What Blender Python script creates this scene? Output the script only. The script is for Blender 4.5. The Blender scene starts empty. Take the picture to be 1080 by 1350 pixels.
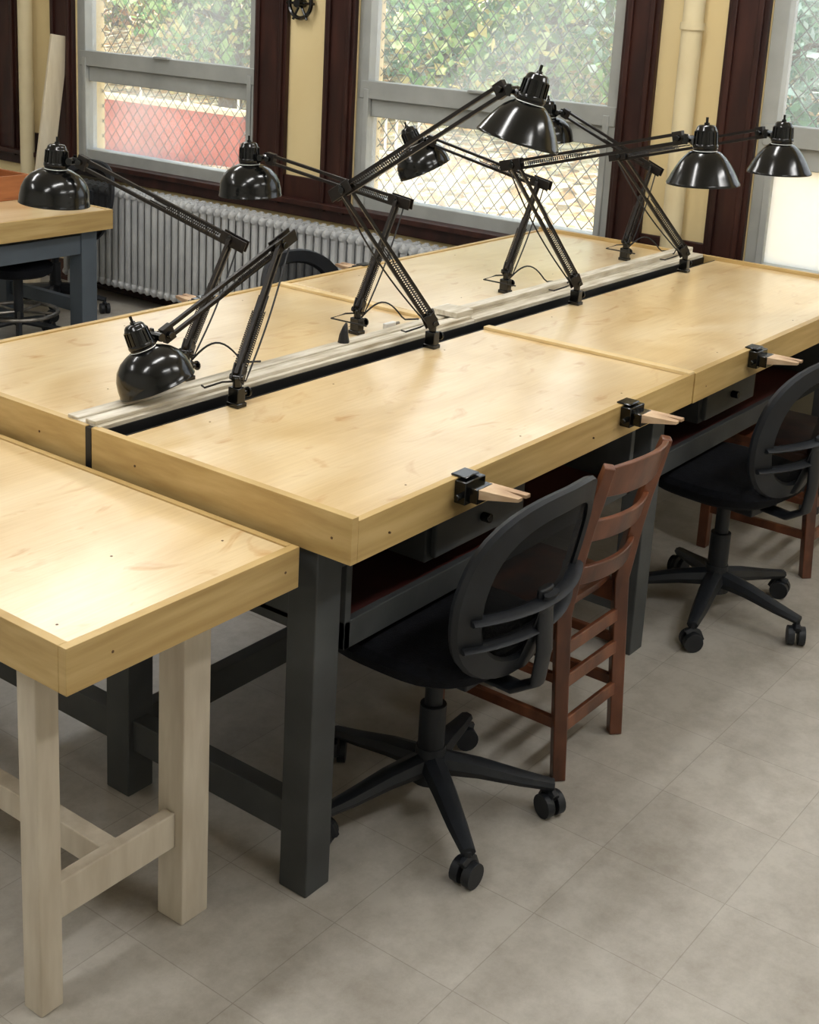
import bpy, math, random
import numpy as np
from mathutils import Vector, Matrix
random.seed(4); rng=np.random.default_rng(4)
scn=bpy.context.scene
try:
    scn.view_settings.view_transform='Standard'
    scn.view_settings.look='None'
except Exception: pass
FL=-0.90
# ---------------------------------------------------------------- materials
def mk(name):
    m=bpy.data.materials.new(name); m.use_nodes=True
    nt=m.node_tree; b=nt.nodes['Principled BSDF']; return m,nt,b
def S(b,k,v):
    if k in b.inputs: b.inputs[k].default_value=v
def lin(c):
    return tuple(((x/255)/12.92 if x/255<=.04045 else ((x/255+.055)/1.055)**2.4) for x in c)+(1,)
def ramp(nt,stops):
    r=nt.nodes.new('ShaderNodeValToRGB'); e=r.color_ramp.elements
    while len(e)<len(stops): e.new(.5)
    for i,(p,c) in enumerate(stops): e[i].position=p; e[i].color=c
    return r
def noisemat(name,cols,scale=5,stretch=(1,1,1),rough=.5,bump=0,bscale=None,detail=6,dist=0,metal=0,coat=0,spec=.5,rvar=0):
    m,nt,b=mk(name)
    tc=nt.nodes.new('ShaderNodeTexCoord'); mp=nt.nodes.new('ShaderNodeMapping'); mp.inputs['Scale'].default_value=stretch
    n=nt.nodes.new('ShaderNodeTexNoise'); n.inputs['Scale'].default_value=scale; n.inputs['Detail'].default_value=detail; n.inputs['Distortion'].default_value=dist
    nt.links.new(tc.outputs['Object'],mp.inputs[0]); nt.links.new(mp.outputs[0],n.inputs['Vector'])
    k=len(cols); r=ramp(nt,[(.3+.4*i/max(1,k-1),lin(c)) for i,c in enumerate(cols)])
    nt.links.new(n.outputs['Fac'],r.inputs[0]); nt.links.new(r.outputs[0],b.inputs['Base Color'])
    S(b,'Roughness',rough); S(b,'Metallic',metal); S(b,'Coat Weight',coat); S(b,'Coat Roughness',.15); S(b,'Specular IOR Level',spec)
    if bump:
        n2=nt.nodes.new('ShaderNodeTexNoise'); n2.inputs['Scale'].default_value=bscale or scale*4; n2.inputs['Detail'].default_value=4
        nt.links.new(mp.outputs[0],n2.inputs['Vector'])
        bp=nt.nodes.new('ShaderNodeBump'); bp.inputs['Strength'].default_value=bump; bp.inputs['Distance'].default_value=.01
        nt.links.new(n2.outputs['Fac'],bp.inputs['Height']); nt.links.new(bp.outputs[0],b.inputs['Normal'])
    return m
def topwood(name,c1,c2,c3,off=0):
    m,nt,b=mk(name); N=nt.nodes.new; L=nt.links.new
    tc=N('ShaderNodeTexCoord'); mp=N('ShaderNodeMapping'); mp.inputs['Scale'].default_value=(1,2.0,1); mp.inputs['Location'].default_value=(off,off*.7,0)
    L(tc.outputs['Object'],mp.inputs[0])
    n=N('ShaderNodeTexNoise'); n.inputs['Scale'].default_value=1.9; n.inputs['Detail'].default_value=5; n.inputs['Distortion'].default_value=1.1
    L(mp.outputs[0],n.inputs['Vector'])
    r=ramp(nt,[(.32,lin(c1)),(.5,lin(c2)),(.72,lin(c3))]); L(n.outputs['Fac'],r.inputs[0])
    mp2=N('ShaderNodeMapping'); mp2.inputs['Scale'].default_value=(2.5,75,1); L(tc.outputs['Object'],mp2.inputs[0])
    g=N('ShaderNodeTexNoise'); g.inputs['Scale'].default_value=2; g.inputs['Detail'].default_value=4; g.inputs['Distortion'].default_value=.3; L(mp2.outputs[0],g.inputs['Vector'])
    gr=ramp(nt,[(.35,(.92,.90,.86,1)),(.62,(1,1,1,1))]); L(g.outputs['Fac'],gr.inputs[0])
    mx=N('ShaderNodeMix'); mx.data_type='RGBA'; mx.blend_type='MULTIPLY'; mx.inputs[0].default_value=.8
    L(r.outputs[0],mx.inputs[6]); L(gr.outputs[0],mx.inputs[7])
    v=N('ShaderNodeTexNoise'); v.inputs['Scale'].default_value=4.5; v.inputs['Detail'].default_value=3; v.inputs['Distortion'].default_value=2
    L(mp.outputs[0],v.inputs['Vector']); vr=ramp(nt,[(.60,(1,1,1,1)),(.8,lin((224,196,162)))]); L(v.outputs['Fac'],vr.inputs[0])
    mx2=N('ShaderNodeMix'); mx2.data_type='RGBA'; mx2.blend_type='MULTIPLY'; mx2.inputs[0].default_value=1
    L(mx.outputs[2],mx2.inputs[6]); L(vr.outputs[0],mx2.inputs[7]); L(mx2.outputs[2],b.inputs['Base Color'])
    S(b,'Roughness',.28); S(b,'Coat Weight',.5); S(b,'Coat Roughness',.20)
    return m
M={}
M['top']=topwood('birch_top',(230,207,166),(222,195,148),(208,178,128))
M['top2']=topwood('birch_top_b',(233,211,171),(225,199,153),(211,181,131),3.3)
M['top3']=topwood('birch_top_c',(232,210,169),(224,198,151),(211,181,131),7.1)
M['apron']=noisemat('poplar_apron',[(204,176,120),(191,161,104),(175,144,88)],3,(1,2,14),.45,.05,40)
M['lip']=noisemat('lip_wood',[(228,204,154),(214,186,132)],6,(2,2,8),.45)
M['railw']=noisemat('weathered_rail',[(226,220,206),(206,198,180),(172,160,136)],8,(1,8,6),.55,.1,30)
M['greyleg']=noisemat('grey_painted_wood',[(78,81,82),(64,67,68),(50,52,54)],4,(1,1,1),.6,.1,20)
M['bluegrey']=noisemat('bluegrey_paint',[(92,102,112),(78,88,98)],4,(1,1,1),.55)
M['redshelf']=noisemat('dark_red_shelf',[(84,32,26),(60,22,19)],5,(1,1,1),.6)
M['paleleg']=noisemat('pale_pine',[(210,200,182),(190,178,158)],5,(6,6,1),.6)
M['blackmetal']=noisemat('black_enamel',[(9,10,10),(6,7,7)],6,(1,1,1),.17,spec=.55)
M['armmetal']=noisemat('dark_arm_metal',[(28,23,21),(18,15,14)],9,(1,1,1),.36,spec=.4)
M['steel']=noisemat('worn_steel',[(150,146,140),(100,96,90)],20,(1,1,1),.35,metal=.9)
M['blackstrip']=noisemat('black_channel',[(20,20,22),(11,11,12)],6,(1,1,1),.5)
M['screw']=noisemat('screw_hole',[(110,80,50),(80,58,38)],6,(1,1,1),.6)
M['white']=noisemat('white_enamel',[(235,235,230),(225,225,220)],5,(1,1,1),.4)
M['plastic']=noisemat('black_plastic',[(29,33,39),(20,23,28)],12,(1,1,1),.5,.05,60,spec=.4)
M['fabric']=noisemat('black_fabric',[(20,22,28),(12,13,17)],60,(1,1,1),.95,.3,250,spec=.2)
M['brownchair']=noisemat('oak_chair_brown',[(122,72,46),(96,54,33),(64,34,20)],5,(3,3,1.2),.38,.04,40,coat=.15)
M['trim']=noisemat('mahogany_trim',[(64,34,27),(50,25,20),(38,18,15)],4,(4,4,.7),.45,spec=.35)
M['wall']=noisemat('yellow_wall',[(228,209,160),(222,201,150)],2,(1,1,1),.7,.05,60)
M['wallpale']=noisemat('pale_wall',[(220,218,210),(212,210,202)],2,(1,1,1),.75)
M['cream']=noisemat('cream_pipe',[(226,213,176),(214,199,160)],4,(1,1,1),.5)
M['frame']=noisemat('aluminium_frame',[(176,179,176),(154,157,154)],5,(1,1,1),.45,metal=.1)
M['radiator']=noisemat('radiator_paint',[(192,194,194),(168,170,172)],6,(1,1,1),.5)
M['pin']=noisemat('bench_pin_wood',[(218,194,162),(192,162,128),(152,120,92)],10,(1,1,5),.6)
M['ceil']=noisemat('ceiling_paint',[(228,228,226),(218,218,216)],3,(1,1,1),.8)
M['board']=noisemat('pale_board',[(222,210,184),(206,192,164)],5,(6,6,1),.6)
M['orange']=noisemat('orange_wood',[(176,112,66),(150,90,50)],5,(1,1,6),.5)
M['redwall']=noisemat('red_wall',[(188,100,84),(160,76,64)],3,(1,1,1),.8)
M['bark']=noisemat('bark',[(96,78,64),(64,50,42)],8,(3,3,.6),.9,.5)
M['wire']=noisemat('galvanised_wire',[(96,100,100),(70,74,74)],8,(1,1,1),.5,metal=.3)
M['cardboard']=noisemat('paper',[(225,225,222),(205,205,202)],8,(1,1,1),.8)
def floormat():
    m,nt,b=mk('vinyl_floor'); N=nt.nodes.new; L=nt.links.new
    tc=N('ShaderNodeTexCoord'); br=N('ShaderNodeTexBrick'); br.offset=0; br.inputs['Scale'].default_value=1
    br.inputs['Brick Width'].default_value=.305; br.inputs['Row Height'].default_value=.305; br.inputs['Mortar Size'].default_value=.0012
    br.inputs['Color1'].default_value=lin((186,181,172)); br.inputs['Color2'].default_value=lin((180,175,166)); br.inputs['Mortar'].default_value=lin((160,154,145))
    L(tc.outputs['Object'],br.inputs['Vector'])
    n=N('ShaderNodeTexNoise'); n.inputs['Scale'].default_value=5; n.inputs['Detail'].default_value=10; n.inputs['Roughness'].default_value=.75; L(tc.outputs['Object'],n.inputs['Vector'])
    r=ramp(nt,[(.35,(.70,.68,.65,1)),(.6,(1,1,1,1))]); L(n.outputs['Fac'],r.inputs[0])
    mx=N('ShaderNodeMix'); mx.data_type='RGBA'; mx.blend_type='MULTIPLY'; mx.inputs[0].default_value=1
    L(br.outputs['Color'],mx.inputs[6]); L(r.outputs[0],mx.inputs[7]); L(mx.outputs[2],b.inputs['Base Color']); S(b,'Roughness',.45)
    return m
M['floor']=floormat()
def glassmat(name,lo,hi,tint=(.86,.93,1,1)):
    m=bpy.data.materials.new(name); m.use_nodes=True; nt=m.node_tree; nt.nodes.clear(); N=nt.nodes.new; L=nt.links.new
    o=N('ShaderNodeOutputMaterial'); t=N('ShaderNodeBsdfTransparent'); d=N('ShaderNodeBsdfTranslucent'); d.inputs[0].default_value=tint
    g=N('ShaderNodeBsdfGlossy'); g.inputs['Roughness'].default_value=.03
    n=N('ShaderNodeTexNoise'); n.inputs['Scale'].default_value=1.2; n.inputs['Detail'].default_value=4
    tc=N('ShaderNodeTexCoord'); L(tc.outputs['Object'],n.inputs['Vector'])
    r=ramp(nt,[(.35,(lo,lo,lo,1)),(.7,(hi,hi,hi,1))]); L(n.outputs['Fac'],r.inputs[0])
    a=N('ShaderNodeMixShader'); L(r.outputs[0],a.inputs[0]); L(t.outputs[0],a.inputs[1]); L(d.outputs[0],a.inputs[2])
    c=N('ShaderNodeMixShader'); c.inputs[0].default_value=.04; L(a.outputs[0],c.inputs[1]); L(g.outputs[0],c.inputs[2]); L(c.outputs[0],o.inputs[0])
    return m
M['glass']=glassmat('hazy_glass',.06,.24)  # translucent haze mixed into the panes to wash out the view outside
M['frost']=glassmat('frosted_panel',.80,.9,(1,.98,.93,1))
def netmat():
    m=bpy.data.materials.new('chair_net'); m.use_nodes=True; nt=m.node_tree; b=nt.nodes['Principled BSDF']
    S(b,'Base Color',lin((14,15,18))); S(b,'Roughness',.85); S(b,'Specular IOR Level',.2)
    o=nt.nodes['Material Output']; t=nt.nodes.new('ShaderNodeBsdfTransparent'); mx=nt.nodes.new('ShaderNodeMixShader'); mx.inputs[0].default_value=.85
    nt.links.new(t.outputs[0],mx.inputs[1]); nt.links.new(b.outputs[0],mx.inputs[2]); nt.links.new(mx.outputs[0],o.inputs[0]); return m
M['net']=netmat()
def leafmat():
    m,nt,b=mk('leaves'); a=nt.nodes.new('ShaderNodeAttribute'); a.attribute_name='Col'
    nt.links.new(a.outputs['Color'],b.inputs['Base Color']); S(b,'Roughness',.6)
    tr=nt.nodes.new('ShaderNodeBsdfTranslucent'); nt.links.new(a.outputs['Color'],tr.inputs[0])
    mx=nt.nodes.new('ShaderNodeMixShader'); mx.inputs[0].default_value=.45
    nt.links.new(b.outputs[0],mx.inputs[1]); nt.links.new(tr.outputs[0],mx.inputs[2]); nt.links.new(mx.outputs[0],nt.nodes['Material Output'].inputs[0]); return m
M['leaf']=leafmat()
def groundmat():
    m,nt,b=mk('leaf_litter_ground'); N=nt.nodes.new; L=nt.links.new
    tc=N('ShaderNodeTexCoord'); v=N('ShaderNodeTexVoronoi'); v.inputs['Scale'].default_value=9; L(tc.outputs['Object'],v.inputs['Vector'])
    r=ramp(nt,[(.05,lin((112,98,68))),(.25,lin((194,146,94))),(.45,lin((216,192,150))),(.7,lin((170,160,122))),(.92,lin((228,216,188)))])
    sp=N('ShaderNodeSeparateColor'); L(v.outputs['Color'],sp.inputs[0]); L(sp.outputs[0],r.inputs[0]); L(r.outputs[0],b.inputs['Base Color']); S(b,'Roughness',.9); return m
M['ground']=groundmat()
def emis(name,c,s):
    m=bpy.data.materials.new(name); m.use_nodes=True; b=m.node_tree.nodes['Principled BSDF']; S(b,'Base Color',(0.8,.8,.8,1)); S(b,'Emission Color',c); S(b,'Emission Strength',s); return m
M['tubeglow']=emis('fluorescent_tube',(1,.99,.97,1),10)
# ---------------------------------------------------------------- mesh builder
V3=lambda *a: np.array(a,float)
class MB:
    def __init__(s): s.v=[];s.f=[];s.m=[];s.mats=[]
    def mi(s,k):
        if k not in s.mats: s.mats.append(k)
        return s.mats.index(k)
    def add(s,vs,fs,k):
        o=len(s.v); s.v+= [tuple(map(float,p)) for p in vs]; i=s.mi(k)
        for f in fs: s.f.append(tuple(o+a for a in f)); s.m.append(i)
    def box(s,x0,x1,y0,y1,z0,z1,k):
        x0,x1=sorted((x0,x1));y0,y1=sorted((y0,y1));z0,z1=sorted((z0,z1))
        vs=[(x,y,z) for x in(x0,x1) for y in(y0,y1) for z in(z0,z1)]
        s.add(vs,[(0,1,3,2),(4,6,7,5),(0,4,5,1),(2,3,7,6),(0,2,6,4),(1,5,7,3)],k)
    def beam(s,p,q,w,h,k,up=(0,0,1)):
        p=V3(*p);q=V3(*q);d=q-p;d/=np.linalg.norm(d);a=np.cross(V3(*up),d)
        if np.linalg.norm(a)<1e-4:a=np.cross(V3(0,1,0),d)
        a/=np.linalg.norm(a);b=np.cross(d,a)
        vs=[e+a*w/2*i+b*h/2*j for e in(p,q) for i,j in((-1,-1),(1,-1),(1,1),(-1,1))]
        s.add(vs,[(3,2,1,0),(4,5,6,7),(0,1,5,4),(1,2,6,5),(2,3,7,6),(3,0,4,7)],k)
    def tube(s,path,r,k,n=8,closed=False,rv=None):
        P=[V3(*p) for p in path];m=len(P);vs=[];fs=[];ref=None
        for i in range(m):
            if closed: t=P[(i+1)%m]-P[i-1]
            else: t=P[min(i+1,m-1)]-P[max(i-1,0)]
            t=t/(np.linalg.norm(t)+1e-9)
            if ref is None:
                a=np.cross(t,V3(0,0,1)) 
                if np.linalg.norm(a)<.1:a=np.cross(t,V3(1,0,0))
            else: a=ref-t*(ref@t)
            a/=np.linalg.norm(a);ref=a;b=np.cross(t,a);rr=rv[i] if rv is not None else r
            if not isinstance(rr,(tuple,list)): rr=(rr,rr)
            for j in range(n):
                th=2*math.pi*j/n; vs.append(P[i]+a*math.cos(th)*rr[0]+b*math.sin(th)*rr[1])
        for i in range(m if closed else m-1):
            i2=(i+1)%m
            for j in range(n): fs.append((i*n+j,i*n+(j+1)%n,i2*n+(j+1)%n,i2*n+j))
        if not closed: fs+= [tuple(range(n))[::-1],tuple((m-1)*n+j for j in range(n))]
        s.add(vs,fs,k)
    def cyl(s,p,q,r,k,n=16,r2=None): s.tube([p,q],r,k,n,rv=[r,r if r2 is None else r2])
    def lathe(s,prof,o,ax,k,n=32,sx=1,sy=1,ref=None):
        o=V3(*o);ax=V3(*ax);ax/=np.linalg.norm(ax)
        a=np.cross(ax,V3(*(ref or (0,1,0)))); 
        if np.linalg.norm(a)<.1:a=np.cross(ax,V3(1,0,0))
        a/=np.linalg.norm(a);b=np.cross(ax,a);vs=[];fs=[]
        for t,r in prof:
            for j in range(n):
                th=2*math.pi*j/n; vs.append(o+ax*t+a*math.cos(th)*r*sx+b*math.sin(th)*r*sy)
        for i in range(len(prof)-1):
            for j in range(n): fs.append((i*n+j,i*n+(j+1)%n,(i+1)*n+(j+1)%n,(i+1)*n+j))
        s.add(vs,fs,k)
    def obj(s,name,parent=None,loc=(0,0,0),bevel=0,smooth=True,fixn=True):
        loc=V3(*loc)
        me=bpy.data.meshes.new(name); me.from_pydata([tuple(V3(*p)-loc) for p in s.v],[],s.f)
        for k in s.mats: me.materials.append(M[k])
        me.polygons.foreach_set('material_index',s.m)
        if fixn:
            import bmesh
            bm=bmesh.new(); bm.from_mesh(me); bmesh.ops.recalc_face_normals(bm,faces=bm.faces); bm.to_mesh(me); bm.free()
        me.update()
        o=bpy.data.objects.new(name,me); scn.collection.objects.link(o)
        if parent is not None: o.parent=parent
        else: o.location=tuple(loc)
        if bevel:
            b=o.modifiers.new('bevel','BEVEL'); b.width=bevel; b.segments=2; b.limit_method='ANGLE'; b.angle_limit=math.radians(50)
        if smooth:
            for p in me.polygons: p.use_smooth=True
            try: me.set_sharp_from_angle(angle=math.radians(38))
            except Exception: pass
        return o
def empty(name,loc):
    e=bpy.data.objects.new(name,None); e.empty_display_size=.05; e.location=loc; scn.collection.objects.link(e); return e
# ---------------------------------------------------------------- room shell
WX=3.52
def one(name,fn,bevel=0,**kw):
    b=MB(); fn(b); return b.obj(name,bevel=bevel,**kw)
one('floor',lambda b:b.box(-3.5,3.72,-3.2,7.6,FL-.1,FL,'floor'),smooth=False)
one('ceiling',lambda b:b.box(-3.65,3.9,-3.35,7.75,2.3,2.4,'ceil'),smooth=False)
Z0,Z1=-.10,1.75
wins=[(5.86,7.3),(3.59,5.09),(1.38,2.90),(-1.15,.72)]
def wallb(b):
    b.box(WX,WX+.22,-3.2,7.6,FL,Z0-.03,'wall'); b.box(WX,WX+.22,-3.2,7.6,Z1,2.3,'wall')
    ys=[7.6]
    for y0,y1 in wins: ys+=[y1,y0]
    ys.append(-3.2)
    for i in range(0,len(ys),2): b.box(WX,WX+.22,ys[i+1],ys[i],Z0-.03,Z1,'wall')
one('wall_back',wallb,smooth=False)
one('wall_left',lambda b:b.box(-3.5,3.74,7.6,7.75,FL,2.3,'wallpale'),smooth=False)
one('wall_right',lambda b:b.box(-3.5,3.74,-3.35,-3.2,FL,2.3,'wallpale'),smooth=False)  # out-of-view wall, added to shut off light from the open side
one('wall_front',lambda b:b.box(-3.65,-3.5,-3.35,7.75,FL,2.3,'wallpale'),smooth=False)  # unseen wall behind the camera, added to deepen shade under the benches
def base(b): b.box(WX-.018,WX,-3.2,7.6,FL,FL+.13,'trim'); b.box(WX-.028,WX,-3.2,7.6,FL,FL+.025,'trim')
one('baseboard_back',base,.003)
def trim(b):
    for y0,y1 in [(5.63,5.86),(5.09,5.30),(3.36,3.59),(2.90,3.10),(1.21,1.38),(.72,.90),(-1.35,-1.15)]:
        b.box(WX-.03,WX+.0,y0,y1,Z0-.06,Z1+.16,'trim'); b.box(WX-.045,WX,y0+.02,y0+.045,Z0-.06,Z1,'trim'); b.box(WX-.045,WX,y1-.045,y1-.02,Z0-.06,Z1,'trim')
one('trim_1',trim,.004)
def sill(b):
    b.box(WX-.031,WX,.72,5.86,Z0-.11,Z0-.02,'trim'); b.box(WX-.07,WX+.04,.72,5.86,Z0-.045,Z0-.015,'trim')
    b.box(WX-.031,WX,-1.35,.719,Z0-.11,Z0-.02,'trim'); b.box(WX-.07,WX+.04,-1.35,.719,Z0-.045,Z0-.015,'trim')
    for y0,y1 in ((3.1,3.36),(5.3,5.63),(.9,1.21)): b.box(WX-.02,WX,y0,y1,Z0-.02,0.0,'trim')
one('trim_2',sill,.004)
for i,(y0,y1) in enumerate(wins):
    e=empty('window_%d'%(i+1),(WX+.08,(y0+y1)/2,.8)); L=e.location
    b=MB(); f='frame'; xa,xb=WX+.03,WX+.10
    w=.07
    b.box(xa-.02,xb,y0,y0+w,Z0,Z1,f); b.box(xa-.02,xb,y1-w,y1,Z0,Z1,f); b.box(xa-.019,xb-.001,y0,y1,Z1-w,Z1,f); b.box(xa-.019,xb-.001,y0,y1,Z0-.03,Z0+.05,f)
    b.box(xa,xb-.002,y0+.01,y1-.01,.36,.45,f); b.box(xa-.025,xb-.03,y0+.02,y1-.02,.45,.54,f)
    b.box(xa-.03,xa,y0+w-.02,y0+w+.012,Z0,.5,f);b.box(xa-.03,xa,y1-w-.012,y1-w+.02,Z0,.5,f)
    b.box(xa-.045,xa-.01,(y0+y1)/2-.06,(y0+y1)/2+.06,.535,.55,f)
    b.obj('sash_frame',e,L,.004)
    b=MB(); b.box(WX+.065,WX+.067,y0+.03,y1-.03,Z0,Z1-.02,'glass'); b.obj('pane',e,L,smooth=False)
    if i==3:
        b=MB(); b.box(WX+.055,WX+.058,y0+.05,y1-.05,Z0+.03,.38,'frost'); b.obj('frosted_pane',e,L,smooth=False)
    b=MB(); sp=.078; a=1.18; hh=Z1-Z0; xg=WX+.20
    c=-hh/a
    while c<(y1-y0):
        for sg in (1,-1):
            za=max(0,-c*a); zb=min(hh,(y1-y0-c)*a)
            if zb-za>.02:
                ya,yb=c+za/a,c+zb/a
                if sg<0: ya,yb=(y1-y0)-ya,(y1-y0)-yb
                b.cyl((xg,y0+ya,Z0+za),(xg,y0+yb,Z0+zb),.0028,'wire',4)
        c+=sp
    b.obj('security_mesh',e,L,smooth=False,fixn=False)
def pipe(b):
    b.cyl((WX-.08,1.03,FL+.001),(WX-.08,1.03,2.295),.045,'cream',20); b.cyl((WX-.08,1.03,FL+.001),(WX-.08,1.03,FL+.03),.072,'cream',20)
    for z in(-.3,.9): b.cyl((WX-.08,1.03,z),(WX-.08,1.03,z+.03),.052,'cream',20)
one('heating_pipe',pipe)
def pipe2(b):
    b.cyl((WX-.08,5.47,FL+.001),(WX-.08,5.47,2.295),.045,'cream',20); b.cyl((WX-.08,5.47,FL+.001),(WX-.08,5.47,FL+.03),.072,'cream',20)
one('drain_pipe',pipe2)
e=empty('iron_handwheel',(WX-.03,3.27,.90)); b=MB()
R=.075; pts=[(WX-.03,3.27+R*math.cos(t),.90+R*math.sin(t)) for t in np.linspace(0,2*math.pi,33)[:-1]]
b.tube(pts,.011,'blackmetal',8,True)
for k in range(6):
    t=k*math.pi/3; b.tube([(WX-.03,3.27,.90),(WX-.03,3.27+(R+.02)*math.cos(t),.90+(R+.02)*math.sin(t))],.007,'blackmetal',8)
b.cyl((WX-.06,3.27,.90),(WX,3.27,.90),.022,'blackmetal'); b.obj('wheel',e,e.location)
b=MB(); b.beam((WX-.065,5.16,.62),(WX-.25,5.24,FL+.008),.02,.13,'board',up=(1,0,0)); b.obj('leaning_board',bevel=.003)
# radiator
e=empty('cast_iron_radiator',(3.38,3.55,FL)); b=MB(); xs=(3.335,3.39,3.445)
y=2.12
while y<4.98:
    for x in xs:
        b.tube([(x,y,FL+.10),(x,y,FL+.14),(x,y,FL+.64),(x,y,FL+.685)],.02,'radiator',8,rv=[(.012,.010),(.020,.017),(.020,.017),(.012,.010)])
    for z,hh in((FL+.12,.028),(FL+.655,.03)):
        b.tube([(3.31,y,z),(3.325,y,z),(3.455,y,z),(3.47,y,z)],.02,'radiator',8,rv=[(.012,.012),(.021,hh),(.021,hh),(.012,.012)])
    y+=.056
b.cyl((3.39,2.10,FL+.655),(3.39,4.99,FL+.655),.018,'radiator'); b.cyl((3.39,2.05,FL+.12),(3.39,5.0,FL+.12),.018,'radiator')
b.obj('sections',e,e.location)
b=MB()
for y in(2.14,3.55,4.95):
    for x in(3.34,3.44): b.tube([(x,y,FL),(x,y,FL+.02),(x,y,FL+.13)],.02,'radiator',8,rv=[.026,.018,.014])
b.cyl((3.39,2.05,FL+.12),(3.39,2.05,FL),.016,'radiator'); b.obj('feet',e,e.location)
# ---------------------------------------------------------------- main workbench
e=empty('workbench',(1.6,.77,FL)); L=e.location
XE=3.20; XM=1.52; T=.0
b=MB(); b.box(.0205,XM-.002,.0185,.70,-.03,T,'top'); b.obj('bench_top_1',e,L,.002,smooth=False)
b=MB(); b.box(XM+.002,XE-.0205,.0185,.70,-.03,T,'top2'); b.obj('bench_top_2',e,L,.002,smooth=False)
b=MB(); b.box(.0205,XM-.002,.865,1.5245,-.03,T,'top3'); b.obj('bench_top_3',e,L,.002,smooth=False)
b=MB(); b.box(XM+.002,XE-.0205,.865,1.5245,-.03,T,'top2'); b.obj('bench_top_4',e,L,.002,smooth=False)
b=MB()
b.box(0.0,.02,0,.765,-.085,.014,'apron'); b.box(0.0,.02,.785,1.545,-.085,.014,'apron')
b.box(.0205,XM-.0008,0,.018,-.085,.004,'apron'); b.box(XM+.0008,XE-.0205,-.003,.018,-.085,.004,'apron')
b.box(.0205,XM-.0005,1.525,1.545,-.085,.004,'apron'); b.box(XM+.0005,XE-.0205,1.525,1.545,-.085,.004,'apron')
b.box(XE-.02,XE,-.003,1.545,-.085,.014,'apron')
b.obj('apron_boards',e,L,.001,smooth=False)
b=MB()
b.box(XM-.03,XM,.001,.70,.0,.010,'lip'); b.box(XM-.07,XM-.04,.865,1.53,.0,.010,'lip')
b.obj('edge_strips',e,L,.0015,smooth=False)
b=MB()
b.box(.021,XE-.021,.702,.752,-.06,-.035,'blackstrip'); b.box(.021,XE-.021,.700,.7025,-.05,.001,'blackstrip'); b.box(.021,XE-.021,.748,.752,-.035,.006,'blackstrip')
b.box(-.001,.0205,.7655,.7845,-.085,.012,'blackstrip')
b.obj('cable_trough',e,L,0,smooth=False)
b=MB()
b.box(.012,XM-.001,.7525,.862,-.05,.016,'railw'); b.box(.012,XM-.002,.765,.80,.016,.026,'railw'); b.box(.012,XM-.002,.825,.862,.016,.022,'railw')
b.box(XM+.0,XE-.021,.7525,.864,-.05,.018,'railw'); b.box(XM-.05,XE-.022,.80,.84,.0265,.040,'railw'); b.box(XM+.0,XE-.022,.80,.862,.018,.0262,'railw')
b.box(XM-.07,XM+.02,.775,.875,.0265,.044,'railw')
b.obj('divider_rail',e,L,.002,smooth=False)
b=MB()
for x in(.12,.95,1.6,2.6): b.cyl((x,-.0035,-.05),(x,.001,-.05),.0025,'screw',8)
for y in(.05,.62,.95): b.cyl((-.0008,y,-.04),(.001,y,-.04),.003,'screw',8)
for x in(.25,.7,1.2,1.8,2.4): 
    for y in (.06,.64,1.0,1.45): b.cyl((x,y,-.001),(x,y,.0004),.0025,'screw',8)
b.obj('screws',e,L)
b=MB(); g='greyleg'
for x in(.055,1.53,3.08):
    w=.039
    for y in(.135,.70,1.42): b.box(x-w,x+w,y-w,y+w,FL,-.086,g)
    b.box(x-.03,x+.03,.097,1.46,-.17,-.09,g); b.box(x-.025,x+.025,.13,1.42,FL+.12,FL+.20,g)
for y in(.115,.70,1.45): b.box(.095,3.04,y-.018,y+.018,-.15,-.087,g)
b.box(.1,3.1,.68,.72,FL+.12,FL+.2,g)
b.obj('under_frame',e,L,.003,smooth=False)
b=MB()
for x0,x1 in((.14,1.43),(1.60,3.0)):
    b.box(x0,x1,.14,.64,-.345,-.33,'redshelf'); b.box(x0,x1,.12,.14,-.365,-.30,g); b.box(x0,x1,.64,.66,-.365,-.30,g)
    b.box(x0,x1,.9,1.4,-.345,-.33,'redshelf'); b.box(x0,x1,1.4,1.42,-.365,-.30,g)
    for x in(x0,x1-.02): b.box(x,x+.02,.12,.66,-.365,-.15,g)
b.obj('tray_shelves',e,L,.002,smooth=False)
b=MB()
for x0 in(.45,1.9):
    b.box(x0,x0+.42,.14,.62,-.27,-.155,g); b.box(x0+.02,x0+.40,.125,.14,-.26,-.165,g); b.cyl((x0+.21,.125,-.21),(x0+.21,.10,-.21),.012,'blackmetal',12)
b.obj('drawers',e,L,.003,smooth=False)
# ---------------------------------------------------------------- near workbench
e=empty('workbench',(-.3,.9,FL)); L=e.location; zt=-.075
b=MB(); b.box(-.58,-.0355,.1355,1.7795,zt-.03,zt,'top3'); b.obj('bench_top',e,L,.002,smooth=False)
b=MB()
b.box(-.60,-.02,.115,.135,zt-.085,zt+.003,'apron'); b.box(-.60,-.5805,.1355,1.8,zt-.085,zt+.003,'apron'); b.box(-.035,-.02,.1355,1.8,zt-.085,zt+.003,'apron'); b.box(-.58,-.0355,1.78,1.8,zt-.085,zt+.003,'apron')
b.obj('apron_boards',e,L,.001,smooth=False)
b=MB()
for x,w in ((-.54,.026),(-.18,.037)): 
    for y in(.27,1.65): b.box(x-w,x+w,y-w,y+w,FL,zt-.031,'paleleg')
b.box(-.51,-.217,.255,.285,FL+.18,FL+.26,'paleleg'); b.box(-.51,-.217,1.63,1.67,FL+.18,FL+.26,'paleleg'); b.box(-.38,-.34,.285,1.63,FL+.19,FL+.25,'paleleg')
b.obj('legs',e,L,.003,smooth=False)
b=MB()
for p in((-.06,-.001),(-.5,-.001)): b.cyl((p[0],.1145,zt-.04),(p[0],.116,zt-.04),.003,'screw',8)
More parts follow.
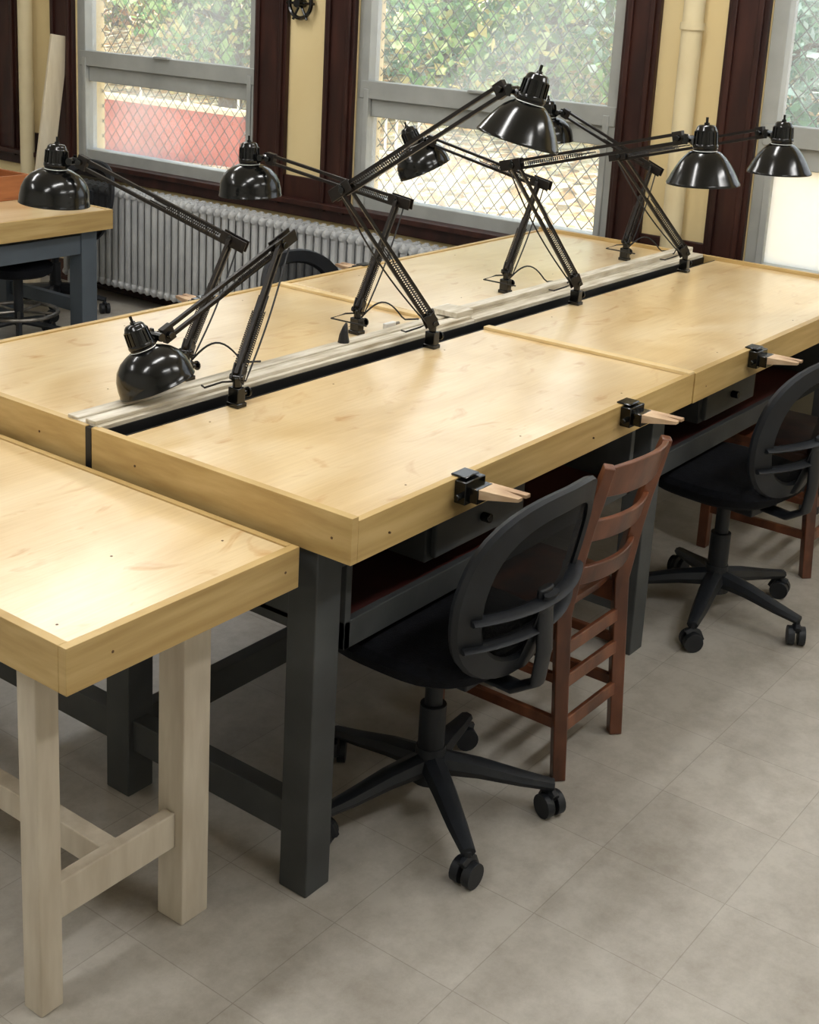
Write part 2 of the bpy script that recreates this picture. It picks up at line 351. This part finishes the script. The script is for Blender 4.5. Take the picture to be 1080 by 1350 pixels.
for p in((-.55,.2),(-.1,.25),(-.5,.6),(-.3,.35)): b.cyl((p[0],p[1],zt-.001),(p[0],p[1],zt+.0004),.0028,'screw',8)
b.obj('screws',e,L)
# ---------------------------------------------------------------- left table
e=empty('work_table',(2,4.3,FL)); L=e.location; zt=-.19
b=MB(); b.box(1.001,2.7195,3.8805,4.7195,zt-.03,zt,'top2'); b.box(.98,2.74,3.86,3.88,zt-.10,zt+.003,'apron'); b.box(2.72,2.74,3.8805,4.7195,zt-.10,zt+.003,'apron'); b.box(.98,2.74,4.72,4.74,zt-.10,zt+.003,'apron'); b.box(.98,1.0,3.8805,4.7195,zt-.10,zt+.003,'apron')
b.obj('table_top',e,L,.002,smooth=False)
b=MB()
for x in(1.08,2.64):
    for y in(3.98,4.62): b.box(x-.05,x+.05,y-.05,y+.05,FL,zt-.03,'bluegrey')
    b.box(x-.02,x+.02,3.98,4.62,FL+.15,FL+.22,'bluegrey')
for y in (3.96,4.64): b.box(1.08,2.64,y-.02,y+.02,-.42,-.32,'bluegrey')
b.box(1.1,2.6,3.98,4.62,-.43,-.415,'bluegrey'); b.obj('legs',e,L,.003,smooth=False)
zt2=zt+.001
e=empty('wooden_box',(2.45,4.5,zt2)); b=MB()
b.box(2.32,2.62,4.38,4.68,zt2,zt2+.012,'orange')
for a in((2.32,2.335,4.38,4.68),(2.605,2.62,4.38,4.68),(2.335,2.605,4.38,4.395),(2.335,2.605,4.665,4.68)): b.box(*a,zt2+.012,zt2+.13,'orange')
b.obj('box_body',e,e.location,.002,smooth=False)
e=empty('book_stack',(2.1,4.5,zt2)); b=MB()
b.box(1.95,2.25,4.36,4.6,zt2,zt2+.06,'blackstrip'); b.box(1.93,2.22,4.38,4.62,zt2+.06,zt2+.10,'blackstrip'); b.box(1.97,2.2,4.4,4.6,zt2+.10,zt2+.125,'cardboard')
b.obj('books',e,e.location,.002,smooth=False)
e=empty('rolling_stool',(2.38,4.14,FL)); b=MB(); cx,cy=2.36,4.16
b.lathe([(-.05,.02),(-.05,.15),(-.035,.175),(0,.18),(.012,.165),(.018,.1),(.018,.001)],(cx,cy,FL+.42),(0,0,1),'fabric',28)
b.cyl((cx,cy,FL+.1),(cx,cy,FL+.38),.025,'plastic',14)
rg=[(cx+.2*math.cos(t),cy+.2*math.sin(t),FL+.17) for t in np.linspace(0,2*math.pi,33)[:-1]]; b.tube(rg,.011,'steel',8,True)
for k in range(5):
    a=k*2*math.pi/5+.3; b.tube([(cx,cy,FL+.12),(cx+.15*math.cos(a),cy+.15*math.sin(a),FL+.1),(cx+.27*math.cos(a),cy+.27*math.sin(a),FL+.075)],.016,'plastic',8)
    b.tube([(cx+.02*math.cos(a),cy+.02*math.sin(a),FL+.17),(cx+.2*math.cos(a),cy+.2*math.sin(a),FL+.17)],.007,'steel',6)
    px,py=cx+.265*math.cos(a),cy+.265*math.sin(a)
    for k2 in(-1,1): b.cyl((px-math.sin(a)*.006*k2,py+math.cos(a)*.006*k2,FL+.03),(px-math.sin(a)*.026*k2,py+math.cos(a)*.026*k2,FL+.03),.03,'plastic',18)
    b.cyl((px,py,FL+.035),(px,py,FL+.08),.008,'plastic',8)
b.obj('stool_body',e,e.location)
# ---------------------------------------------------------------- bench pins
def pin(x,y0,sg,sk=.02):
    e=empty('bench_pin',(x,y0,-.03)); L=e.location; b=MB()
    b.box(x-.04,x+.035,y0,y0+sg*.03,-.050,.002,'blackmetal'); b.box(x-.028,x+.025,y0-sg*.02,y0+sg*.02,.0045,.009,'blackmetal')
    b.box(x-.03,x+.028,y0+sg*.028,y0+sg*.055,-.044,-.010,'blackmetal'); b.cyl((x-.04,y0+sg*.018,-.03),(x-.058,y0+sg*.018,-.03),.007,'blackmetal',10)
    b.obj('clamp',e,L,.003)
    b=MB(); ya,yb=y0+sg*.045,y0+sg*.14
    w0,w1=.030,.024
    top=[(x-w0,ya),(x-w1+sk,yb),(x-.007+sk,yb),(x+sk,ya+sg*.048),(x+.007+sk,yb),(x+w1+sk,yb),(x+w0,ya)]
    n=len(top); vs=[(p[0],p[1],-.010-(.0 if i in(0,6) else .004)) for i,p in enumerate(top)]+[(p[0],p[1],-.034 if i in(0,6) else -.022) for i,p in enumerate(top)]
    fs=[(0,1,2,3),(0,3,6),(3,4,5,6),(n+3,n+2,n+1,n),(n+6,n+3,n),(n+6,n+5,n+4,n+3)]+[(i,(i+1)%n,n+(i+1)%n,n+i) for i in range(n)]
    b.add(vs,fs,'pin'); b.obj('pin_wood',e,L,.001,smooth=False)
pin(.385,0,-1); pin(1.125,0,-1); pin(1.93,-.003,-1); pin(1.13,1.545,1); pin(1.95,1.545,1)
# ---------------------------------------------------------------- lamps
def lamp(B,E,H,tilt,dome,sc=1.0):
    B,E,H=V3(*B),V3(*E),V3(*H); e=empty('swing_arm_lamp',tuple(B)); L=B
    up=V3(0,0,1)
    b=MB()
    b.box(B[0]-.016,B[0]+.016,B[1]-.020,B[1]+.020,0.0005,.012,'blackmetal')
    b.beam(B+up*.006,B+up*.05,.026,.034,'blackmetal'); b.cyl(B+up*.05,B+up*.075,.011,'blackmetal',12)
    b.cyl(B+V3(.014,0,.03),B+V3(.04,0,.03),.006,'blackmetal',10); b.cyl(B+V3(.036,0,.03),B+V3(.042,0,.03),.013,'blackmetal',12)
    b.obj('clamp_base',e,L,.002)
    P=B+up*.075
    def arm(P,Q,off,nm,rev=False):
        d=Q-P;ln=np.linalg.norm(d);d/=ln
        s=np.cross(d,up);s/=np.linalg.norm(s);w=np.cross(s,d)
        b=MB()
        for k in(1,-1): b.beam(P+w*off*k,Q+w*off*k,.0095,.0095,'armmetal')
        p0,p1=(P+d*.03,P+d*ln*.48) if not rev else (P+d*.04,P+d*ln*.42)
        for k in(1,-1):
            o=s*.012*k; n=26*6; path=[]
            for i in range(n+1):
                t=i/n; a=2*math.pi*i/6; path.append(p0+(p1-p0)*t+o+(s*math.cos(a)+w*math.sin(a))*.0055)
            b.tube(path,.0014,'armmetal',4)
            b.cyl(p1+o,p1+o+d*.05,.0018,'armmetal',5)
        b.obj(nm,e,L)
        return d,s,w
    d1,s1,w1=arm(P,E,.013,'lower_arm'); d2,s2,w2=arm(E,H,.012,'upper_arm',True)
    b=MB()
    for k in(1,-1):
        b.beam(E-d2*.05+s2*.011*k+w2*.004,E+d2*.03+s2*.011*k+w2*.004,.004,.034,'armmetal',up=tuple(w2))
        b.beam(P-up*.012+s1*.011*k,P+d1*.035+s1*.011*k,.004,.036,'armmetal',up=tuple(w1))
    b.cyl(E-s2*.02,E+s2*.02,.009,'blackmetal',12); b.cyl(E+w2*.012-s2*.017,E+w2*.012+s2*.017,.006,'blackmetal',10)
    b.cyl(P-s1*.018,P+s1*.018,.008,'blackmetal',12)
    hd=H-E; hd[2]=0; hd/=np.linalg.norm(hd); hs=np.cross(hd,up)
    b.beam(H-d2*.02,H+d2*.012,.018,.04,'armmetal',up=tuple(w2)); b.cyl(H-hs*.022,H+hs*.022,.009,'blackmetal',12)
    Hc=H+hd*.085*sc-up*.015
    b.tube([H,H+hd*.025+up*.004,Hc-hd*.03],.009,'blackmetal',8); b.cyl(H+hd*.03-hs*.02,H+hd*.03+hs*.02,.011,'blackmetal',12)
    b.beam(H+hd*.03+hs*.018-up*.014,H+hd*.03+hs*.018+up*.016,.005,.012,'blackmetal')
    b.obj('joints',e,L,.001)
    ax=V3(*tilt)-up; ax/=np.linalg.norm(ax)
    O=Hc
    b=MB()
    cap=[(-.083,.0005),(-.083,.004),(-.068,.004),(-.068,.007),(-.062,.008),(-.060,.022),(-.055,.027),(-.048,.029),(-.046,.031),(.004,.034),(.010,.034),(.012,.032)]
    if dome: sh=[(.012,.038),(.018,.052),(.03,.072),(.048,.089),(.07,.099),(.095,.1035),(.112,.104),(.114,.1055),(.117,.1055)]
    else: sh=[(.012,.038),(.018,.047),(.03,.060),(.045,.072),(.062,.083),(.08,.093),(.094,.100),(.100,.1035),(.103,.105),(.107,.105)]
    f=lambda pr:[(t*sc,r*sc) for t,r in pr]
    b.lathe(f(cap+sh),O,ax,'blackmetal',40)
    b.obj('shade',e,L,smooth=True,fixn=False)
    b=MB(); inn=[(t,max(r-.003,.001)) for t,r in [(.0,.0035)]+[(.004,.03)]+sh]
    b.lathe(f(inn[::-1]),O,ax,'white',40); b.obj('shade_lining',e,L,fixn=False)
    b=MB(); 
    a=np.cross(ax,V3(0,1,0));a/=np.linalg.norm(a);c=np.cross(ax,a)
    for j in range(16):
        th=2*math.pi*j/16; u=a*math.cos(th)+c*math.sin(th); b.beam(O+(-ax*.043+u*.0315)*sc,O+(-ax*.008+u*.0335)*sc,.004,.004,'blackmetal',up=tuple(u))
    b.lathe(f([(-.008,.0345),(-.004,.0365),(.002,.0365),(.006,.0345)]),O,ax,'blackmetal',32)
    b.obj('cap_ribs',e,L)
    b=MB(); b.lathe(f([(.01,.012),(.03,.014),(.045,.024),(.062,.03),(.08,.024),(.09,.01),(.092,.001)]),O,ax,'white',20); b.obj('bulb',e,L)
    b=MB(); ya=.83; pth=[]
    for t in np.linspace(0,1,18):
        x=B[0]+.015+t*.16; yy=B[1]+(ya-B[1])*t; z=.045+.055*math.sin(math.pi*min(1,t*1.3))*(1 if t<.77 else .6)-.02*t
        pth.append((x,yy,max(z,.036)))
    b.tube(pth,.0028,'blackstrip',6)
    pth=[]
    for t in np.linspace(0,1,14):
        q=E+(P-E)*t; pth.append(q+s1*.02-w1*(.012+.018*math.sin(math.pi*t)))
    pth+= [B+V3(-.02,.03,.06),B+V3(-.05,.06,.045),B+V3(-.03,.09 if B[1]<.8 else -.06,.04)]
    b.tube(pth,.0026,'blackstrip',6); b.obj('cord',e,L)
RT=V3(.592,-.806,0)
t=lambda k: RT*k
lamp((.38,.68,0),(.68,.82,.345),(.292,.835,.168),t(.40),True,.9)
lamp((1.19,.68,0),(.923,.809,.469),(.918,.3195,.783),t(-.25),False)
lamp((2.02,.68,0),(1.739,.787,.481),(1.703,.208,.632),t(.04),False)
lamp((2.85,.68,0),(2.541,.834,.451),(2.403,.250,.606),t(.02),False)
lamp((.45,.93,0),(.78,1.10,.30),(.62,1.54,.48),t(-.06),True,.97)
lamp((1.15,.93,0),(1.44,1.02,.36),(1.39,1.52,.44),t(.04),True)
lamp((1.98,.94,0),(2.28,1.02,.35),(2.28,1.51,.45),t(.5),True)
lamp((2.87,.95,0),(3.17,1.02,.34),(3.20,1.47,.52),t(.1),True)
e=empty('power_plug',(.98,.84,.022)); b=MB(); b.tube([(.98,.84,.0225),(.98,.84,.045),(.985,.84,.065),(.99,.84,.078)],.01,'blackstrip',8,rv=[.017,.013,.008,.003]); b.obj('plug_body',e,e.location)
e=empty('power_adapter',(1.28,.9,.001)); b=MB(); b.box(1.25,1.30,.895,.91,0.001,.02,'cardboard'); b.cyl((1.30,.9,.012),(1.32,.9,.012),.005,'steel',8); b.obj('adapter_body',e,e.location,.003)
# ---------------------------------------------------------------- office chairs
def office_chair(cx,cy,rot,zs=-.43,backtop=-.04,rotb=0):
    e=empty('office_chair',(cx,cy,FL)); L=V3(cx,cy,FL)
    c,s=math.cos(rot),math.sin(rot)
    W=lambda x,y,z: V3(cx+c*x-s*y,cy+s*x+c*y,z)
    b=MB()
    for k in range(5):
        a=rotb+k*2*math.pi/5; ex,ey=math.cos(a),math.sin(a)
        path=[(cx+ex*r,cy+ey*r,FL+z) for r,z in((.03,.125),(.12,.115),(.22,.095),(.30,.082))]
        b.tube(path,.02,'plastic',8,rv=[(.034,.03),(.03,.024),(.025,.018),(.018,.014)])
        px,py=cx+ex*.295,cy+ey*.295; q=a+.6; qx,qy=math.cos(q),math.sin(q)
        b.cyl((px,py,FL+.04),(px,py,FL+.085),.009,'plastic',8)
        for k2 in(-1,1):
            b.cyl((px+qx*.006*k2,py+qy*.006*k2,FL+.03),(px+qx*.027*k2,py+qy*.027*k2,FL+.03),.03,'plastic',20)
        b.tube([(px-qy*.031,py+qx*.031,FL+.03),(px-qy*.02,py+qx*.02,FL+.055),(px,py,FL+.064),(px+qy*.02,py-qx*.02,FL+.055)],.012,'plastic',6)
    b.cyl((cx,cy,FL+.08),(cx,cy,FL+.17),.045,'plastic',20,.035)
    b.cyl((cx,cy,FL+.15),(cx,cy,FL+.28),.032,'plastic',20); b.cyl((cx,cy,FL+.26),(cx,cy,zs-.05),.022,'plastic',16)
    b.obj('star_base',e,L,.001)
    b=MB()
    b.beam(W(0,-.14,zs-.06),W(0,.12,zs-.06),.16,.035,'plastic'); b.tube([W(.08,0,zs-.06),W(.2,0,zs-.065),W(.24,0,zs-.06)],.007,'plastic',8)
    b.tube([W(0,-.10,zs-.06),W(0,-.22,zs-.065),W(0,-.275,zs-.03),W(0,-.285,zs+.05),W(0,-.275,zs+.20)],.02,'plastic',10,rv=[(.03,.012)]*5)
    b.obj('mechanism',e,L,.004)
    b=MB()
    prof=[(-.035,.01),(-.035,.17),(-.03,.215),(-.012,.242),(.012,.25),(.03,.238),(.04,.20),(.042,.12),(.038,.01)]
    vs=[];fs=[];n=40
    for tt,r in prof:
        for j in range(n):
            th=2*math.pi*j/n; cc,ss=math.cos(th),math.sin(th)
            k=(abs(cc)**3+abs(ss)**3)**(-1/3)
            vs.append(W(r*k*cc*.96,r*k*ss*.92+.01,zs+tt))
    for i in range(len(prof)-1):
        for j in range(n): fs.append((i*n+j,i*n+(j+1)%n,(i+1)*n+(j+1)%n,(i+1)*n+j))
    fs+=[tuple(range(n)),tuple((len(prof)-1)*n+j for j in range(n))]
    b.add(vs,fs,'fabric'); b.obj('seat_cushion',e,L)
    hw,hh=.235,.22; zc=backtop-hh-.01; 
    def bp(u,v,dy=0):
        return W(u*hw,-.285+.075*u*u-.05*v+.02*v*v+dy,zc+v*hh)
    def oval(a,k2=1):
        cc,ss=math.cos(a),math.sin(a);k=(abs(cc)**2.6+abs(ss)**2.6)**(-1/2.6)*k2
        return cc*k*(1-.10*(1 if ss<0 else 0)*abs(ss)),ss*k
    b=MB(); NA=48
    vs=[];fs=[]
    for a in np.linspace(0,2*math.pi,NA+1)[:-1]:
        for k2,dy in((1.06,-.004),(1.04,-.014),(.84,-.014),(.80,-.004),(.84,.010),(1.04,.010)):
            u,v=oval(a,k2); vs.append(bp(u,v,dy))
    for i in range(NA):
        for j in range(6): fs.append((i*6+j,i*6+(j+1)%6,((i+1)%NA)*6+(j+1)%6,((i+1)%NA)*6+j))
    b.add(vs,fs,'plastic')
    for v in(-.18,-.50):
        b.tube([bp(u,v,-.008) for u in np.linspace(-.9,.9,13)],.012,'plastic',8,rv=[(.024,.008)]*13)
    b.tube([bp(0,v,-.012) for v in(-.98,-.7,-.4,-.1)],.014,'plastic',8,rv=[(.03,.01)]*4)
    b.obj('back_frame',e,L)
    b=MB(); vs=[];fs=[];nr=8;na=48
    for i in range(1,nr+1):
        for a in np.linspace(0,2*math.pi,na+1)[:-1]:
            u,v=oval(a,i/nr*.9); vs.append(bp(u,v,.004))
    vs.append(bp(0,0,.004))
    for i in range(nr-1):
        for j in range(na): fs.append((i*na+j,i*na+(j+1)%na,(i+1)*na+(j+1)%na,(i+1)*na+j))
    for j in range(na): fs.append((len(vs)-1,(j+1)%na,j))
    b.add(vs,fs,'net'); b.obj('back_mesh',e,L,fixn=False)
office_chair(.465,.10,0,rotb=.3,backtop=.012)
office_chair(1.95,.04,-.12,rotb=math.radians(192),backtop=.035)
office_chair(2.965,4.62,math.radians(95),backtop=-.06,rotb=.2)
office_chair(2.12,1.77,math.radians(178),backtop=-.05,rotb=.5)
# ---------------------------------------------------------------- wooden chairs
def wood_chair(cx,cy,w=.37,d=.38):
    e=empty('wooden_chair',(cx,cy,FL)); L=V3(cx,cy,FL); b=MB(); k='brownchair'
    zs=FL+.45; yb=cy-d/2; yf=cy+d/2
    lean=lambda z: yb-.0-max(0,(z-zs))*.17-max(0,(z-zs-.2))*.10-max(0,(zs-z))*.06
    top=-.045
    for sg in(-1,1):
        x=cx+sg*w/2
        zs_=[FL,FL+.2,zs,zs+.15,zs+.25,zs+.32,top]
        b.tube([(x,lean(z),z) for z in zs_],.02,k,4,rv=[(.024,.024),(.025,.026),(.027,.028),(.025,.026),(.023,.025),(.022,.024),(.018,.020)])
        b.beam((x,yf-.02,FL),(x,yf-.02,zs-.02),.036,.036,k)
        b.beam((x,lean(FL+.15),FL+.15),(x,yf-.02,FL+.15),.018,.03,k); b.beam((x,lean(zs-.05),zs-.045),(x,yf-.02,zs-.045),.022,.06,k)
        b.beam((x,lean(FL+.27),FL+.27),(x,yf-.02,FL+.27),.018,.025,k)
    def slat(z0,z1,curve=.035,th=.016):
        vs=[];fs=[];n=12
        for i in range(n+1):
            u=-1+2*i/n; x=cx+u*w/2; crown=.012*(1-u*u) if z1>top-.03 else 0
            for (z,dy) in((z0,-th/2),(z0,th/2),(z1+crown,th/2),(z1+crown,-th/2)):
                vs.append((x,lean(z)-curve*(1-u*u)+dy,z))
        for i in range(n):
            for j in range(4): fs.append((i*4+j,i*4+(j+1)%4,(i+1)*4+(j+1)%4,(i+1)*4+j))
        fs+=[(0,1,2,3),(n*4+3,n*4+2,n*4+1,n*4)]
        b.add(vs,fs,k)
    slat(top-.085,top-.005); slat(top-.21,top-.15); slat(top-.33,top-.28)
    for z in(FL+.12,FL+.24,FL+.33): slat(z,z+.035,0,.014)
    b.beam((cx-w/2,yf-.02,FL+.2),(cx+w/2,yf-.02,FL+.2),.018,.035,k); b.beam((cx-w/2,yf-.02,zs-.05),(cx+w/2,yf-.02,zs-.05),.02,.05,k)
    b.obj('frame',e,L,.003)
    b=MB(); n=28; vs=[]; 
    for z,s_ in((zs-.018,.97),(zs-.008,1),(zs+.006,1),(zs+.012,.96)):
        for j in range(n):
            th=2*math.pi*j/n;cc,ss=math.cos(th),math.sin(th);q=(abs(cc)**6+abs(ss)**6)**(-1/6)
            vs.append((cx+cc*q*(w/2+.02)*s_,cy+.015+ss*q*(d/2+.0)*s_,z))
    fs=[(i*n+j,i*n+(j+1)%n,(i+1)*n+(j+1)%n,(i+1)*n+j) for i in range(3) for j in range(n)]+[tuple(range(n)),tuple(3*n+j for j in range(n))]
    b.add(vs,fs,k); b.obj('seat',e,L)
wood_chair(.93,.14,.295); wood_chair(2.62,.13)
# ---------------------------------------------------------------- ceiling lights
for (x,y) in((.2,.6),(2.2,.6),(-1.8,.6),(.2,3.6),(2.2,3.6),(-1.8,3.6),(.2,-1.8),(2.2,-1.8)):
    e=empty('ceiling_light',(x,y,2.3)); b=MB(); b.box(x-.62,x+.62,y-.13,y+.13,2.255,2.299,'white'); b.obj('housing',e,e.location,.004,smooth=False)
    b=MB(); 
    for dy in(-.06,.06): b.cyl((x-.6,y+dy,2.235),(x+.6,y+dy,2.235),.017,'tubeglow',12)
    b.obj('tubes',e,e.location)
    ld=bpy.data.lights.new('fluorescent','AREA'); ld.shape='RECTANGLE'; ld.size=1.2; ld.size_y=.2; ld.energy=20; ld.color=(1,.99,.97)
    lo=bpy.data.objects.new('light_source',ld); scn.collection.objects.link(lo); lo.parent=e; lo.location=(0,0,-.09)
# ---------------------------------------------------------------- exterior
GZ=-1.1
def gh(x,y): return GZ+ max(0,x-9.5)*.16+.05*math.sin(x*1.3+y)
b=MB(); nx,ny=40,50; vs=[];fs=[]
for i in range(nx+1):
    for j in range(ny+1):
        x=3.8+i*30/nx; y=-6+j*40/ny; vs.append((x,y,gh(x,y)))
for i in range(nx):
    for j in range(ny): a=i*(ny+1)+j; fs.append((a,a+ny+1,a+ny+2,a+1))
b.add(vs,fs,'ground'); b.obj('ground_outside')
e=empty('red_garden_wall',(9,10,GZ)); b=MB(); b.box(9,9.2,9.0,20,GZ-.1,-.48,'redwall'); b.box(8.97,9.23,8.97,20,-.48,-.43,'cream'); b.obj('masonry',e,e.location)
b=MB(); b.cyl((9.1,6.6,-.24),(9.1,20,-.24),.022,'white',8); b.cyl((9.1,6.6,-.66),(9.1,9.0,-.66),.02,'white',8)
y=6.6
while y<20: b.cyl((9.1,y,-1.1 if y<9.0 else -.45),(9.1,y,-.23),.014,'white',8); y+=.14 if y<9.0 else .8
b.obj('rail',e,e.location)
def tree(x,y,n,R,zc,pal,lean=0):
    g=gh(x,y)-.1; e=empty('tree',(x,y,g)); b=MB()
    b.tube([(x,y,g),(x+.05,y,g+1.2),(x-.1,y+.1,g+2.6),(x,y+.1,g+4.5)],.1,'bark',10,rv=[.17,.13,.1,.05])
    for k in range(11):
        a=rng.uniform(0,6.28); z=g+rng.uniform(.8,3.2); l=rng.uniform(.9,2.2)
        b.tube([(x,y,z),(x+math.cos(a)*l*.5,y+math.sin(a)*l*.5,z+.35),(x+math.cos(a)*l,y+math.sin(a)*l,z+.4)],.03,'bark',6,rv=[.05,.03,.012])
    b.obj('trunk',e,(x,y,g))
    p=rng.normal(0,1,(n,3)); p/=np.linalg.norm(p,axis=1)[:,None]; p*=(rng.uniform(0,1,n)**.45)[:,None]
    p=p*np.array([R,R*1.15,R*.95])+np.array([0,0,zc])
    clump=rng.normal(0,.12,(n,3)); p+=clump
    sz=rng.uniform(.05,.12,n); a=rng.normal(0,1,(n,3)); a/=np.linalg.norm(a,axis=1)[:,None]; q=np.cross(a,rng.normal(0,1,(n,3))); q/=np.linalg.norm(q,axis=1)[:,None]
    v=np.stack([p-a*sz[:,None],p+q*sz[:,None]*.6,p+a*sz[:,None],p-q*sz[:,None]*.6],1).reshape(-1,3)
    me=bpy.data.meshes.new('foliage'); me.from_pydata(v.tolist(),[],np.arange(4*n).reshape(n,4).tolist())
    ca=me.color_attributes.new('Col','FLOAT_COLOR','POINT'); pal=np.array([lin(c) for c in pal]); idx=rng.integers(0,len(pal),n)
    ca.data.foreach_set('color',np.repeat(pal[idx],4,0).ravel().astype(np.float32))
    me.materials.append(M['leaf']); o=bpy.data.objects.new('foliage',me); scn.collection.objects.link(o); o.parent=e
green=[(140,182,116),(168,198,136),(108,154,98),(196,212,160),(212,200,134),(90,124,82)]
blue=[(168,200,194),(144,186,166),(204,222,220),(116,162,132),(92,130,108)]
aut=[(196,160,104),(166,122,80),(148,160,102),(206,192,130),(112,140,88),(96,100,66)]
for (x,y,n,R,z,p) in((13,7.5,5000,2.2,1.9,green),(15,10.5,5000,2.4,2.1,blue),(13.5,13.8,4200,2.0,2.1,aut),(12.5,17,3600,2.0,2.3,aut),(16,5.2,5000,2.3,1.8,blue),(12.5,4.4,4500,2.0,1.9,blue),(17,14,5000,2.4,2.0,green),(18,8.5,5000,2.6,1.6,green),(16,19,4500,2.4,2.0,aut),(18,2,4500,2.5,1.6,green),(11.5,11.6,2400,1.5,1.9,green)): tree(x,y,n,R,z,p)
# ---------------------------------------------------------------- light
w=bpy.data.worlds.new('World'); scn.world=w; w.use_nodes=True; bg=w.node_tree.nodes['Background']; bg.inputs[0].default_value=(.86,.93,1,1); bg.inputs[1].default_value=2.5
sd=bpy.data.lights.new('sun','SUN'); sd.energy=8.5; sd.angle=.01; sd.color=(1,.97,.92); so=bpy.data.objects.new('sun',sd); scn.collection.objects.link(so)
so.rotation_euler=Vector((-.15,-.75,-.85)).to_track_quat('-Z','Y').to_euler(); so.location=(6,12,8)
# ---------------------------------------------------------------- camera
yaw,pit,rol=.6335,-.2602,.0542
fw=V3(math.cos(yaw)*math.cos(pit),math.sin(yaw)*math.cos(pit),math.sin(pit)); r=V3(math.sin(yaw),-math.cos(yaw),0); u=np.cross(r,fw)
r2=r*math.cos(rol)+u*math.sin(rol); u2=-r*math.sin(rol)+u*math.cos(rol)
cd=bpy.data.cameras.new('camera'); co=bpy.data.objects.new('camera',cd); scn.collection.objects.link(co)
mw=Matrix.Identity(4)
for i in range(3): mw[i][0]=r2[i];mw[i][1]=u2[i];mw[i][2]=-fw[i]
mw[0][3],mw[1][3],mw[2][3]=-1.8948,-1.5055,1.0143
co.matrix_world=mw
cd.sensor_fit='HORIZONTAL'; cd.sensor_width=36; cd.lens=36*1768.3/1080; cd.shift_y=-(675-453.5)/1080; cd.clip_start=.05
scn.camera=co
